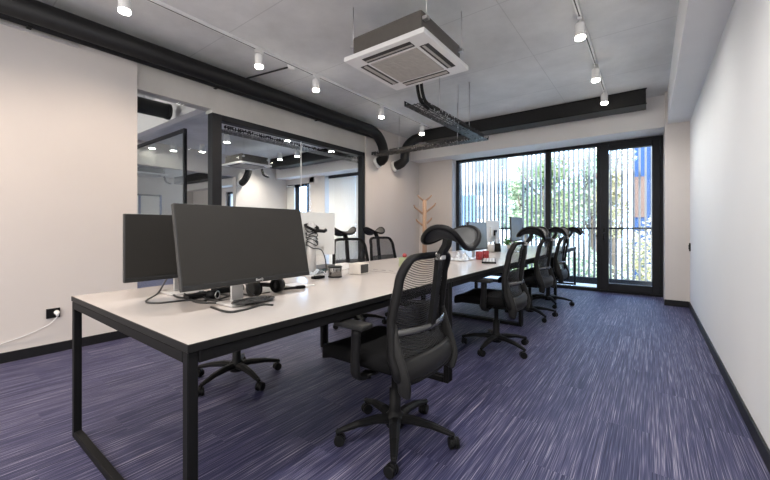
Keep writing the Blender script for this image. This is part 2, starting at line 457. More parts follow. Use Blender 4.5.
for i, (x, y, sc_, lm, lb) in enumerate(((-5.6, 12.5, 1.0, 'leaf3', 'low pale shrub outside below the white building'), (-3.2, 10.9, 1.0, 'leaf1', 'low green shrub outside behind the handrail, middle of the window'),
                          (-1.5, 10.9, 1.05, 'leaf3', 'low pale green shrub outside beside the balcony door frame'), (.05, 11.2, 1.42, 'leaf2', 'low yellow-green shrub outside, low behind the balcony door'))):
    t = thing('shrub', lb, 'shrub', (x, y, -1.2)); f = MB()
    for q in range(3600):
        a = random.uniform(0, 2*PI); r = math.sqrt(random.random()); zz = random.random()
        c = Vector((math.cos(a)*r*.75, math.sin(a)*r*.42, .1+zz*1.85*sc_*(1-.40*r)))
        u = Vector((random.gauss(0, 1), random.gauss(0, 1), random.gauss(0, 1))).normalized(); w = u.orthogonal().normalized(); s = random.uniform(.03, .07)
        f.quad(c-u*s, c-w*s*.5, c+u*s, c+w*s*.5)
    f.build('foliage', M[lm], t)
    b = MB()
    for q in range(5): b.tube([(math.cos(q*1.3)*.1, math.sin(q*1.3)*.1, 0), (math.cos(q*1.3)*.5, math.sin(q*1.3)*.25, .9)], [.025, .01], 5)
    b.build('stem', M['bark'], t)

bl = thing('apartment_building', 'white apartment building with blue-grey windows, far outside left', 'building', (-19.0, 45, -1.2))
f = MB().bx(-12, 4.6, 0, 12, 0, 24)
for zf in (2.2, 5.3, 8.6, 11.7): f.bx(-12.05, 4.65, -.15, 0, zf-.1, zf+.1)
f.build('facade', M['facade'], bl)
for zf in (3.6, 6.7, 9.8, 13.0):
    for xf in (-5.2, -2.1, .9, 3.9):
        w = MB().bx(xf-.6, xf+.6, -.06, .02, zf, zf+1.6).bx(xf-.66, xf+.66, -.14, 0, zf-.08, zf); w.build('window', M['faceglass'], bl)
bp = thing('blue_building', 'blue clad building with a tan panel, outside behind the balcony door', 'building', (0, 16.2, -1.2))
MB().bx(-.54, 3.4, 0, 3, 0, 9).build('facade', M['bluep'], bp)
MB().bx(-.52, -.14, -.05, .0, 2.7, 4.2).build('wall_panel', M['tan'], bp)
MB().bx(.08, .20, -.08, 0, 0, 9).build('white_stripe', M['facade'], bp)
bq = tag(MB().bx(-6.35, -5.62, 0, .08, 0, 3.56).bx(-6.4, -5.58, -.03, .11, 3.56, 3.63).build('hoarding', M['skyb']), 'light blue panel fence outside at the left edge of the window', 'fence panel')
bq.location = (0, 13.5, -1.2)

# ------------------------------------------------------------------ desks
def make_desk():
    r = thing('bench_desk', 'x', 'desk', group='white bench desks in a row')
    W, Ln = 1.315, 1.797
    tp = MB().box((0, 0, .7265), (W, Ln, .027), .002, 1)
    o = tp.build('tabletop', [M['top'], M['edge']], r)
    for p in o.data.polygons:
        if abs(p.normal.z) < .9 or p.normal.z < 0: p.material_index = 1
    for sy in (-1, 1):
        y = sy*(Ln/2-.019)
        for sx in (-1, 1):
            MB().box((sx*(W/2-.024), y, .356), (.034, .034, .712), .003, 1).build('leg', M['blackm'], r)
        MB().box((0, y, .017), (W-.083, .034, .034), .003, 1).build('foot_bar', M['blackm'], r)
        MB().box((0, y, .693), (W-.083, .034, .038), .003, 1).build('top_bar', M['blackm'], r)
    for sx in (-1, 1):
        MB().box((sx*(W/2-.022), 0, .6925), (.034, Ln-.073, .04), .003, 1).build('side_rail', M['blackm'], r)
    return r
DX = -1.795
labels = ['white-topped bench desk nearest the camera, with the large black monitor standing on it',
          'white-topped bench desk second from the camera, behind the nearest mesh chair',
          'white-topped bench desk third from the camera, with red mugs and keyboard on it',
          'white-topped bench desk farthest from the camera, closest to the window']
desk = make_desk()
for i in range(4):
    o = desk if i == 0 else copy_tree(desk)
    o.location = (DX, .51+.9+1.8*i, 0); o['label'] = labels[i]
    if i == 1: desk2 = o
for q in range(4): MB().bx(-.13+.085*q, -.085+.085*q, -.805, -.793, .7400, .7408).build('cable_slot', M['slot'], desk2)

# ------------------------------------------------------------------ office chair (front faces local -X)
def px(z):                      # side profile of the backrest
    P = [(.36, .215), (.45, .205), (.55, .175), (.64, .158), (.74, .165), (.85, .185), (.97, .215)]
    for (z0, x0), (z1, x1) in zip(P, P[1:]):
        if z <= z1:
            t = max(0, (z-z0)/(z1-z0)); t = t*t*(3-2*t); return x0+(x1-x0)*t
    return P[-1][1]
ZB0, ZB1 = .405, .968
def back_half(z):
    zc, hh = (ZB0+ZB1)/2, (ZB1-ZB0)/2
    t = min(1, abs((z-zc)/hh)); e = (1-t**8)**(1/8)
    return (.232-.03*((z-zc)/hh)) * e
def back_pt(y, z, dx=0):
    return (px(z)-.55*y*y+.012+dx, y, z)
def make_chair():
    r = thing('office_chair', 'x', 'office chair', group='black mesh office chairs')
    # star base
    b = MB().lathe([(.046, .062), (.05, .075), (.05, .12), (.034, .135), (.030, .15), (.030, .26), (.019, .262), (.019, .40)], seg=20)
    base = b.build('base', M['plastic'], r)
    for k in range(5):
        a = k*2*PI/5
        d = Vector((math.cos(a), math.sin(a), 0))
        lg = MB()
        lg.tube([d*.03+Vector((0, 0, .103)), d*.10+Vector((0, 0, .108)), d*.20+Vector((0, 0, .098)), d*.285+Vector((0, 0, .078)), d*.312+Vector((0, 0, .070))],
                [.034, .030, .024, .018, .012], 8, smooth=False, aspect=(.72, 1), up=(0, 0, 1))
        lg.build('leg', M['plastic'], base)
        c = MB(); e = d*.300; w = Vector((-d.y, d.x, 0))
        e2 = e+Vector((math.cos(a+1.1+k*.9), math.sin(a+1.1+k*.9), 0))*.012
        c.cyl(e+Vector((0, 0, .085)), e+Vector((0, 0, .05)), .009, seg=8)
        ax = Vector((math.cos(a+.5+k*1.3), math.sin(a+.5+k*1.3), 0))
        for sg in (-1, 1):
            c.cyl(e2+ax*sg*.007+Vector((0, 0, .029)), e2+ax*sg*.024+Vector((0, 0, .029)), .0285, .026, 16)
        c.cyl(e2-ax*.010+Vector((0, 0, .034)), e2+ax*.010+Vector((0, 0, .034)), .026, seg=12)
        c.build('caster', M['plastic'], base)
    # mechanism and seat
    b = MB().bx(-.13, .12, -.09, .09, .375, .425, .012, 2)
    b.tube([(.02, -.09, .41), (.02, -.20, .405), (.02, -.25, .41)], .006, 8)
    b.bar(smooth_path([(.08, 0, .395), (.16, 0, .385), (.215, 0, .40), (.232, 0, .43)], 4), .16, .022, up=(0, 0, 1))
    b.build('tilt_mechanism', M['plastic'], r)
    def seat_pt(a, bb, sgn):
        u = a*2-1; v = bb*2-1
        n = (abs(u)**6+abs(v)**6)**(1/6); rim = min(1, max(abs(u), abs(v)))
        x = -.085+u*.255/max(1, n)*1.0; y = v*.250/max(1, n)
        edge = max(0, (rim-.72)/.28)
        z = .455+sgn*.040*math.sqrt(max(0, 1-edge**2.4))
        z += -.030*max(0, (-u-.55)/.45)**2 + .010*abs(v)**2
        return (x, y, z)
    s = MB(); nn = 24
    s.surf(lambda a, bb: seat_pt(a, bb, 1), nn, nn); s.surf(lambda a, bb: seat_pt(a, bb, -1), nn, nn)
    bmesh.ops.remove_doubles(s.bm, verts=s.bm.verts, dist=.0006)
    s.build('seat', M['fabric'], r)
    # backrest: outer frame, mesh, lumbar bar, spine, hip brackets
    pts = []
    n = 88; zc, hh = (ZB0+ZB1)/2, (ZB1-ZB0)/2
    for k in range(n):
        th = 2*PI*k/n; c, sn = math.cos(th), math.sin(th)
        zz = zc+hh*math.copysign(abs(sn)**(2/8), sn)
        hw = (.232-.03*((zz-zc)/hh))
        pts.append(back_pt(hw*math.copysign(abs(c)**(2/8), c), zz))
    fr = MB().tube(pts, .020, 10, closed=True, aspect=(1.2, .8), up=(1, 0, 0))
    bf = fr.build('backrest_frame', M['plastic'], r)
    ms = MB().surf(lambda a, bb: back_pt((bb*2-1)*(back_half(ZB0+.006+(ZB1-ZB0-.012)*a)), ZB0+.006+(ZB1-ZB0-.012)*a, .0), 30, 12)
    ms.build('back_mesh', M['mesh'], r)
    # curved lower shell closing the bottom of the back
    sh = MB().surf(lambda a, bb: back_pt((bb*2-1)*back_half(max(.41, .408+.10*a)), .408+.10*a, .014+.012*math.sin(a*PI)), 6, 14, .010)
    sh.build('lower_back_shell', M['plastic2'], r)
    lb = MB()
    lp = [back_pt(y, .625, .020+.030*(1-(y/.235)**2)) for y in [(-.235+.47*i/14) for i in range(15)]]
    lb.tube(lp, .016, 8, aspect=(1.1, .6), up=(0, 0, 1)); lb.build('lumbar_bar', M['lumbar'], r, label='shiny grey lumbar bar')
    sp = MB()
    sp.bar(smooth_path([(px(.62)+.055, 0, .60), (px(.75)+.068, 0, .75), (px(.88)+.062, 0, .88), (px(.96)+.045, 0, .985)], 4), .042, .022, up=(1, 0, 0))
    sp.build('spine', M['plastic'], r)
    for sg in (-1, 1):
        hb = MB()
        hp = smooth_path([back_pt(sg*.230, .67, .0), back_pt(sg*.238, .58, .010), back_pt(sg*.240, .49, .016), back_pt(sg*.234, .42, .020), (px(.37)-.008, sg*.222, .368), (px(.36)-.012, sg*.218, .350)], 5)
        nh = len(hp)
        hb.tube(hp, [.012+.022*math.sin(PI*(.12+.80*i/(nh-1)))**.6 for i in range(nh)], 10, aspect=(1.1, .42), up=(1, 0, .1))
        hb.build('hip_bracket', M['plastic2'], r)
    # armrests
    for sg in (-1, 1):
        ar = MB()
        ar.tube(smooth_path([(-.02, sg*.12, .395), (-.02, sg*.22, .392), (-.018, sg*.285, .41), (-.015, sg*.298, .46), (-.01, sg*.298, .637)], 5), .020, 8, aspect=(.7, 1.35), up=(0, 1, 0))
        a = ar.build('armrest', M['plastic'], r)
        pd = MB().box((-.035, sg*.292, .650), (.180, .080, .026), .012, 3); pd.build('arm_pad', M['plastic2'], a)
    # headrest: saddle-shaped pad held by a bracket
    hr = MB()
    hr.bar(smooth_path([(.262, 0, .955), (.285, 0, .995), (.300, 0, 1.02), (.305, 0, 1.050)], 5), .050, .026, up=(1, 0, 0))
    hd = hr.build('headrest', M['plastic'], r)
    MB().box((.268, 0, .965), (.034, .050, .036), .006, 2).build('clip', M['chrome'], hd, label='silver headrest clip')
    def disc(a, bb):
        th = a*2*PI; c, sn = math.cos(th), math.sin(th)
        k = bb/((abs(c)**2.6+abs(sn)**2.6)**(1/2.6))
        u, v = k*c, k*sn           # u: front-back, v: across; a saddle lying almost flat
        return (.305+.110*u+.045*v*v, .148*v, 1.054+.050*v*v-.036*u*u-.010*u)
    pad = MB()
    pad.surf(lambda a, bb: disc(a, .02+.96*bb), 40, 8, .012)
    pad.build('headrest_mesh', M['hmesh'], hd)
    rim = MB().tube([disc(q/48, 1) for q in range(48)], .0125, 8, closed=True, aspect=(1.0, 1.0), up=(0, 0, 1))
    rim.build('headrest_rim', M['plastic'], hd)
    return r
chair = make_chair()
chairs = [
    # x, y, rz, base turn, label
    (-1.076, 1.53, 0.0, 16.1, 'black mesh office chair nearest the camera, on the right side of the desks'),
    (-1.13, 3.22, .03, 50, 'black mesh chair second from the camera on the right side of the desks'),
    (-1.20, 4.62, -.05, 30, 'black mesh chair third from the camera on the right side of the desks'),
    (-1.18, 5.52, .0, 12, 'black mesh chair farthest from the camera, right side, nearest the window'),
    (-2.42, 1.43, PI+.05, -4, 'black office chair hidden behind the large monitor, its star base visible under desk'),
    (-2.66, 3.05, PI-.30, 40, 'black mesh chair across the desks, left one of the far pair, in front of glass'),
    (-2.74, 3.82, PI-.12, 10, 'black mesh chair across the desks, right one of the far pair, before white wall'),
]
for i, (x, y, rz, bt, lb) in enumerate(chairs):
    o = chair if i == 0 else copy_tree(chair)
    o.location = (x, y, 0); o.rotation_euler = (0, 0, rz); o['label'] = lb
    for ch in o.children:
        if ch.name.startswith('base'): ch.rotation_euler = (0, 0, math.radians(bt)-rz)

# ------------------------------------------------------------------ monitors (screen faces local +X)
TZ = .7401
def monitor(label, x, y, rz, w, h, zb, tilt, screen, shell, stand='flat', so=0.0, logo=None, chin=.022):
    t = thing('monitor', label, 'monitor', (x, y, TZ), rz, 'computer monitors on the desks')
    rot = Matrix.Rotation(-tilt, 3, 'Y'); c0 = Vector((0, 0, zb))
    def P(lx, ly, lz): return c0+rot @ Vector((lx, ly, lz))
    b = MB().box(P(-.012, 0, h/2), (.024, w, h), .004, 2, rot=rot)
    b.box(P(-.034, 0, h*.45), (.022, w*.55, h*.5), .008, 2, rot=rot)
    b.build('back_shell', shell, t)
    MB().box(P(.0008, 0, h/2+chin/2), (.0016, w-.012, h-chin-.006), rot=rot).build('screen', screen, t)
    MB().box(P(.0010, 0, chin/2-.001), (.004, w-.004, chin-.004), .001, 1, rot=rot).build('chin', M['plastic2'] if shell is not M['offw'] else M['silver'], t)
    if logo:
        cu = bpy.data.curves.new('logo', 'FONT'); cu.body = logo; cu.size = .017; cu.align_x = 'CENTER'; cu.align_y = 'CENTER'; cu.extrude = .0003
        cu.materials.append(M['silver'])
        lc = bpy.data.objects.new('tmp', cu); lo = bpy.data.objects.new('logo', bpy.data.meshes.new_from_object(lc)); bpy.data.objects.remove(lc); col.objects.link(lo); lo.parent = t
        lo.location = P(.0036, .02, chin/2); lo.rotation_euler = (PI/2-0, 0, PI/2)
        lo.rotation_mode = 'QUATERNION'
        R = rot @ Matrix(((0, 0, 1), (1, 0, 0), (0, 1, 0)))
        lo.rotation_quaternion = R.to_quaternion()
    s = MB()
    if stand == 'flat':
        s.box((-.075 if tilt > .1 else -.072, so, .145), (.014, .062, .29), .004, 2)
        s.build('stand_column', M['silver'], t)
        MB().box((-.045, so, .006), (.14, .165, .010), .004, 2).build('stand_base', M['silver'], t)
        MB().box(P(-.055, so, h*.42), (.03, .09, .09), .006, 2, rot=rot).build('stand_joint', M['plastic'], t)
    elif stand == 'round':
        s.cyl((.075, so, .012), (.075, so, .385), .040, seg=24); s.build('stand_column', M['silver'], t)
        MB().lathe([(.10, 0), (.10, .008), (.05, .014)], (.075, so, 0)).build('stand_base', M['silver'], t)
        MB().box((.03, so, .30), (.07, .05, .05), .006, 2).build('stand_joint', M['plastic'], t)
    return t
monitor('large black monitor tilted back on the nearest desk, screen facing the camera', -1.531, 1.005, 0, .680, .378, .097, math.radians(12.5), M['screen'], M['shell'], 'flat', -.055, 'BenQ')
monitor('black monitor behind and left of the large one, against the white wall', -2.05, .91, 0, .57, .340, .090, 0, M['screen'], M['shell'], 'flat', 0)
monitor('white-backed monitor with round silver stand, right of the large black monitor', -2.15, 1.86, PI, .56, .345, .14, 0, M['screen'], M['offw'], 'flat2')
monitor('dark-framed monitor on the third desk, behind the red mugs', -1.62, 4.03, 0, .55, .33, .10, .05, M['screen2'], M['shell'], 'flat', 0)
monitor('white-backed monitor at the far end of the left side, by the window', -2.02, 5.55, PI, .56, .34, .14, 0, M['screen'], M['offw'], 'flat', 0)
monitor('grey monitor at the far end of the right side, before the window slats', -1.60, 5.47, 0, .55, .36, .16, .02, M['screen2'], M['shell'], 'flat', 0)
# round stand of the white-backed monitor with a cable wound round it
for o in bpy.data.objects:
    if o.get('label', '').startswith('white-backed monitor with round'):
        MB().cyl((-.075, .02, .010), (-.075, .02, .385), .034, seg=24).lathe([(.03, .385), (.034, .385), (.02, .402), (0, .404)], (-.075, .02, 0)).build('stand_column', M['silver'], o)
        MB().lathe([(.095, 0), (.095, .006), (.04, .012)], (-.075, .02, 0)).build('stand_base', M['silver'], o)
        MB().box((-.035, .02, .30), (.06, .05, .05), .006, 2).build('stand_joint', M['plastic'], o)
pts = []
for k in range(90):
    a = k*.42; z = 1.10-.0016*k+.012*math.sin(k*.9)
    rr = .037+.010*abs(math.sin(k*.23))
    pts.append((-2.075+rr*math.cos(a), 1.84+rr*math.sin(a), z))
pts += smooth_path([pts[-1], (-2.03, 1.90, .93), (-2.02, 1.93, .86), (-2.04, 1.96, .78), (-2.08, 1.99, .7435)], 6)[1:]
tag(MB().tube(pts, .0042, 6).build('wound_cable', M['cable']), 'black cable wound round the silver stand of the white-backed monitor', 'cable', 'loose black cables on the desks')
hs = MB()
tag(hs.tube([(-2.075+.048*math.cos(a), 1.84+.048*math.sin(a), 1.075+.05*math.sin(a*.5)) for a in [i*.3 for i in range(22)]], .011, 8).tube([(-2.03, 1.86, 1.08), (-2.01, 1.91, 1.075), (-2.01, 1.93, 1.085)], .014, 8).build('headset', M['plastic']), 'small black headset hooked over the silver monitor stand', 'headset')

# ------------------------------------------------------------------ loose things on the near desk
def cable(label, pts, r=.0050, name='cable'):
    return tag(MB().tube(smooth_path(pts, 8), r, 6).build(name, M['cable']), label, 'cable', 'loose black cables on the desks')
Z = TZ+.0036
def D(u, v, z=.744):            # picks a desk-top spot
    f_, cx_, hy_, h_ = 355, 385, 228, 1.10
    a = math.atan2(265, f_); F = (-math.sin(a), math.cos(a)); R = (math.cos(a), math.sin(a))
    d = f_*(h_-z)/(v-hy_); l = (u-cx_)/f_*d
    return (F[0]*d+R[0]*l, F[1]*d+R[1]*l, z)
cable('black cable looping left from the black monitor over the desk', [D(178, 290), (D(170, 284)[0], D(170, 284)[1], .80), D(158, 293), D(146, 301), D(158, 303), D(190, 300), D(206, 302)])
cable('black cable lying in a wide loop below the large monitor', [D(206, 296), D(185, 298), D(174, 295), D(180, 290), D(205, 292), D(236, 297), D(222, 301), D(206, 299)], .0052)
cable('black cable running straight toward the coiled one at the monitor foot', [D(211, 307), D(228, 312), D(243, 310), D(262, 305), D(273, 305)], .0052)
cable('black cable curling along the desk left of the monitor foot', [D(200, 296), D(214, 300), D(226, 297), D(236, 293), D(247, 295), D(262, 299), D(240, 301)], .0050)
cable('black cable tangled under the left corner of the large monitor', [D(184, 293), D(192, 300), D(203, 301), D(212, 296), D(203, 292), D(190, 296), D(196, 302), D(222, 303)], .0050)
cable('thin black cable hanging from the large monitor to the headphones', [(-1.60, .98, .86), (-1.57, 1.00, .78), D(258, 294), D(270, 292)], .003)
pts = []
for k in range(150):
    a = k*2*PI/14
    c = D(253, 303)
    w_ = .55+.45*math.sin(k*.37)
    pts.append((c[0]+.042*math.cos(a)*w_+.018*math.sin(k*.11), c[1]+.115*math.sin(a)*(.6+.4*math.cos(k*.21)), .7455+.00010*k+.006*abs(math.sin(k*.33))))
tag(MB().tube(pts, .0042, 6).build('cable', M['cable']), 'black cable bundled in a coil in front of the monitor stand', 'cable', 'loose black cables on the desks')
# headphones
hp = thing('headphones', 'black over-ear headphones lying on the desk behind the monitor stand', 'headphones', (D(269, 294)[0]-.03, D(269, 294)[1], TZ), .05)
f = MB(); f.tube([(.005-.0*i, .09*math.cos(PI*i/14), .025+.10*math.sin(PI*i/14)*.35) if False else (-.10*math.sin(PI*i/14), .088*math.cos(PI*i/14), .028+.012*math.sin(PI*i/14)) for i in range(15)], .011, 8, aspect=(1.2, .7)).build('headband', M['plastic'], hp)
for sy in (-1, 1):
    e = MB(); e.cyl((.005, sy*.062, .040), (.005, sy*.100, .040), .040, .036, 24)
    ee = e.build('ear_cup', M['plastic2'], hp)
    q = MB().tube([(.005+.028*math.cos(t), sy*.058, .040+.028*math.sin(t)) for t in [i*2*PI/20 for i in range(20)]], .011, 8, closed=True); q.build('ear_cushion', M['fabric'], ee)
# small dark devices under the monitor
ob = tag(MB().box((*D(228, 291)[:2], TZ+.016), (.07, .16, .030), .006, 2).build('docking_station', M['plastic']), 'small black docking box under the large monitor', 'docking station')
wb = thing('webcam', 'round black webcam lying on the desk under the large monitor', 'webcam', (*D(214, 298)[:2], TZ), .5)
MB().cyl((-.03, 0, .021), (.018, 0, .021), .021, seg=20).build('body', M['plastic'], wb)
MB().tube([(.019, .018*math.cos(t), .021+.018*math.sin(t)) for t in [i*2*PI/20 for i in range(20)]], .003, 6, closed=True).build('lens_ring', M['chrome'], wb)
ob = tag(MB().box((*D(198, 297)[:2], TZ+.011), (.06, .12, .020), .004, 2).build('power_adapter', M['plastic']), 'flat black power adapter under the left corner of the large monitor', 'power adapter')
kb = thing('hand_brush', 'small black brush lying right of the headphones', 'brush', (*D(286, 289)[:2], TZ), 1.15)
MB().box((0, 0, .008), (.12, .022, .014), .004, 2).build('handle', M['plastic'], kb)
MB().box((.085, 0, .009), (.055, .030, .016), .003, 1).build('bristles', M['fabric'], kb)
# stand of things by the white-backed monitor
tin = thing('tin', 'round polished metal tin with dark rim on the nearest desk', 'tin', (*D(335, 276.5)[:2], TZ))
MB().lathe([(.046, 0), (.050, .004), (.050, .074), (.047, .078), (.043, .078), (.043, .070), (0, .070)]).build('can', M['metalcan'], tin)
for zz in (.0, .070): MB().lathe([(.0502, zz), (.0522, zz+.003), (.0522, zz+.008), (.0502, zz+.010)]).build('rim', M['plastic'], tin)
sp = thing('desk_speaker', 'pale wooden cube speaker with dark front on the near desk', 'speaker', (*D(359, 273)[:2], TZ), .12)
MB().box((0, 0, .042), (.105, .125, .082), .005, 2).build('cabinet', M['boxwood'], sp)
MB().box((.0535, 0, .042), (.004, .108, .066), .002, 1).build('speaker_grille', M['slot'], sp)
bx = tag(MB().box((*D(343, 268.5)[:2], TZ+.025), (.07, .13, .048), .004, 2).build('carton', M['white']), 'small white carton behind the dark tin', 'carton')
lp = thing('laptop', 'closed dark teal laptop lying behind the white-backed monitor', 'laptop', (-2.32, 2.20, TZ), .1)
MB().box((0, 0, .008), (.24, .34, .014), .004, 2).build('body', M['teal'], lp)
MB().box((0, 0, .0185), (.236, .336, .006), .002, 1).build('lid', M['shell'], lp)
tag(MB().box((*D(318, 278)[:2], TZ+.010), (.05, .09, .018), .006, 2).build('pouch', M['fabric']), 'flat black pouch left of the dark tin', 'pouch')
tag(MB().surf(lambda a, b: (D(318, 275)[0]-.09+.11*a, D(318, 275)[1]-.06+.13*b, TZ+.012+.045*abs(math.sin(a*9+b*4))*math.sin(PI*b)*(1-.3*a)), 14, 12, .002).build('crumpled_wrap', M['foil']), 'crumpled clear plastic wrap beside the dark tin', 'plastic wrap')
gb = thing('pencil_box', 'olive green card box with a red knob on the second desk', 'box', (*D(404, 266)[:2], TZ), .2)
MB().box((0, 0, .042), (.07, .085, .084), .003, 1).build('carton', M['green'], gb)
MB().lathe([(.0, .084), (.018, .086), (.022, .104), (.014, .120), (0, .122)], (.0, .015, 0)).build('knob', M['red'], gb)
tag(MB().box((*D(299, 285)[:2], TZ+.004), (.16, .12, .006), .002, 1).build('white_notepad', M['white']), 'white notepad on the nearest desk at the right edge of the monitor', 'notepad')

# things on the third desk
tag(MB().surf(lambda a, b: (D(464, 259)[0]-.10+.22*a, D(464, 259)[1]-.26+.36*b, TZ+.008+.10*abs(math.sin(a*8+b*5)*math.cos(b*11+a*3))*math.sin(PI*a)*math.sin(PI*b)), 22, 26, .002).build('plastic_bag', M['foil']), 'crumpled silvery plastic bag on the third desk behind the headrest', 'plastic bag')
for (u, v), lb in (((479.2, 259.3), 'dark red mug on the third desk, left of two'), ((485.6, 258.3), 'bright red mug on the third desk, right of two')):
    mg = thing('mug', lb, 'mug', (*D(u, v)[:2], TZ), 0, 'red mugs')
    MB().lathe([(.034, 0), (.038, .004), (.040, .09), (.037, .092), (.034, .088), (.032, .01), (0, .01)]).build('cup', M['red'], mg)
    MB().tube([(.0, -.038-.026*math.sin(PI*i/8), .022+.05*i/8) for i in range(9)], .005, 6).build('handle', M['red'], mg)
ky = thing('keyboard', 'black keyboard with pale keys on the third desk', 'keyboard', (*D(489, 261.5)[:2], TZ), .35)
MB().box((0, 0, .010), (.14, .42, .016), .004, 2).build('case', M['plastic'], ky)
f = MB()
for i in range(4):
    for j in range(13): f.box((-.045+.030*i, -.186+.031*j, .021), (.024, .025, .006), .002, 1)
f.build('keys', M['silver'], ky)
ck = thing('steel_cup', 'pale steel cup at the far end of the third desk', 'cup', (*D(490.5, 252)[:2], TZ))
MB().lathe([(.045, 0), (.055, .004), (.058, .12), (.054, .122), (.05, .02), (0, .02)]).build('cup', M['silver'], ck)
ph = thing('pen_holder', 'dark pen holder beside the pale steel cup', 'pen holder', (*D(497.5, 251.2)[:2], TZ))
MB().lathe([(.048, 0), (.05, .004), (.05, .125), (.046, .125), (.044, .02), (0, .02)]).build('pot', M['plastic2'], ph)
for q in range(4): MB().cyl((.012*math.cos(q*1.6), .012*math.sin(q*1.6), .02), (.04*math.cos(q*1.6), .04*math.sin(q*1.6), .19), .004, seg=6).build('pen', M['white'] if q % 2 else M['slot'], ph)
pl = thing('potted_plant', 'small green potted plant on the farthest desk', 'potted plant', (*D(510, 248.5)[:2], TZ))
MB().lathe([(.045, 0), (.06, .06), (.062, .075), (.056, .075), (.05, .05), (0, .05)]).build('pot', M['offw'], pl)
f = MB()
for q in range(160):
    a = random.uniform(0, 2*PI); e = random.uniform(.1, 1.3); L_ = random.uniform(.05, .14)
    c = Vector((math.cos(a)*math.cos(e), math.sin(a)*math.cos(e), math.sin(e)))*L_+Vector((0, 0, .07))
    u = Vector((random.gauss(0, 1), random.gauss(0, 1), random.gauss(0, 1))).normalized(); w = u.orthogonal().normalized()
    f.quad(c-u*.025, c-w*.012, c+u*.025, c+w*.012)
f.build('foliage', M['leafp'], pl)

# ------------------------------------------------------------------ coat tree, socket, switch
ct = thing('coat_stand', 'light wooden coat tree with branch pegs in the far left corner', 'coat stand', (-3.68, 6.28, 0))
MB().tube([(0, 0, .03), (0, 0, .9), (0, 0, 1.66)], [.055, .048, .042], 12).build('trunk', M['wood'], ct)
for k in range(4):
    a = k*PI/2+.6
    MB().bar([(0, 0, .22), (math.cos(a)*.26, math.sin(a)*.26, .015)], .035, .03).build('foot', M['wood'], ct)
for k, (z0, a, L_) in enumerate(((1.64, .64, .14), (1.64, .64+PI, .14), (1.40, .5, .22), (1.36, .7+PI, .22), (1.16, 1.0, .16), (1.12, .4+PI, .17), (.95, .7, .14))):
    MB().tube([(0, 0, z0), (math.cos(a)*L_*.9, math.sin(a)*L_*.9, z0+L_*.72), (math.cos(a)*L_*1.0, math.sin(a)*L_*1.0, z0+L_*.95)], [.023, .018, .015], 8).build('peg', M['wood'], ct)
so = thing('wall_socket', 'black wall socket low on the left wall', 'wall socket', (XL, .758, .35))
MB().bx(0, .010, -.046, .046, -.042, .042, .003, 2).build('plate', M['plastic'], so)
MB().cyl((.010, .02, 0), (.013, .02, 0), .021, seg=20).build('outlet', M['slot'], so)
pg = thing('power_plug', 'white plug with a white cord in the black wall socket', 'plug', (XL+.013, .778, .355))
MB().tube([(0, 0, 0), (.022, 0, 0), (.034, 0, -.008), (.036, 0, -.03)], [.019, .019, .014, .008], 12).build('body', M['white'], pg)
MB().tube(smooth_path([(.036, 0, -.03), (.024, -.05, -.09), (.010, -.18, -.15), (-.004, -.34, -.195), (-.004, -.6, -.25), (.004, -1.2, -.34)], 6), .0034, 6).build('cord', M['white'], pg)
sw = thing('wall_switch', 'small black switch on the right wall near the pillar', 'wall switch', (XR, 6.35, .84))
MB().bx(-.014, 0, -.045, .045, -.055, .055, .003, 1).build('plate', M['plastic'], sw)
MB().bx(-.020, -.014, -.022, .022, -.03, .03, .002, 1).build('rocker', M['plastic2'], sw)

# ------------------------------------------------------------------ services under the ceiling
ac = thing('ceiling_air_conditioner', 'white ceiling cassette air conditioner hanging above the desks', 'air conditioner', (-1.723, 2.648, 2.547))
f = MB().bx(-.40, .40, -.40, .40, -.012, .028, .008, 2)
f.build('panel', M['white'], ac)
f = MB().bx(-.345, .345, -.345, .345, .028, .205, .02, 2); f.build('casing', M['acbody'], ac)
f = MB()
f.bx(-.235, .235, -.235, .235, -.018, -.011)
for q in range(18): f.bx(-.23, .23, -.225+q*.0265-.006, -.225+q*.0265+.006, -.021, -.018)
f.build('intake_grille', M['acgrille'], ac)
for k in range(4):
    a = k*PI/2; rz = Matrix.Rotation(a, 3, 'Z')
    v = MB().box(rz @ Vector((.305, 0, -.0135)), (.080, .48, .004), rot=rz); vv = v.build('air_vent', M['slot'], ac)
    MB().box(rz @ Vector((.298, 0, -.0175)), (.030, .47, .004), rot=rz @ Matrix.Rotation(.25, 3, 'Y')).build('louvre', M['acgrille'], vv)
for sx in (-1, 1):
    for sy in (-1, 1):
        MB().cyl((sx*.37, sy*.31, .14), (sx*.37, sy*.31, ZC-2.547), .004, seg=8).bx(sx*.34, sx*.385, sy*.31-.02, sy*.31+.02, .13, .155).build('hanger_rod', M['chrome'], ac)
for q in (0, 1):
    MB().tube(smooth_path([(-.18-.05*q, .46, .10), (-.18-.05*q, .52, .08), (-.18-.05*q, .55, -.02), (-.16-.05*q, .58, -.12), (-.14-.05*q, .70, -.165)], 6), .017, 10).build('insulated_pipe', M['duct'], ac)
    MB().tube([(-.18-.05*q, .36, .10), (-.18-.05*q, .46, .10)], .017, 10).build('insulated_pipe', M['duct'], ac)

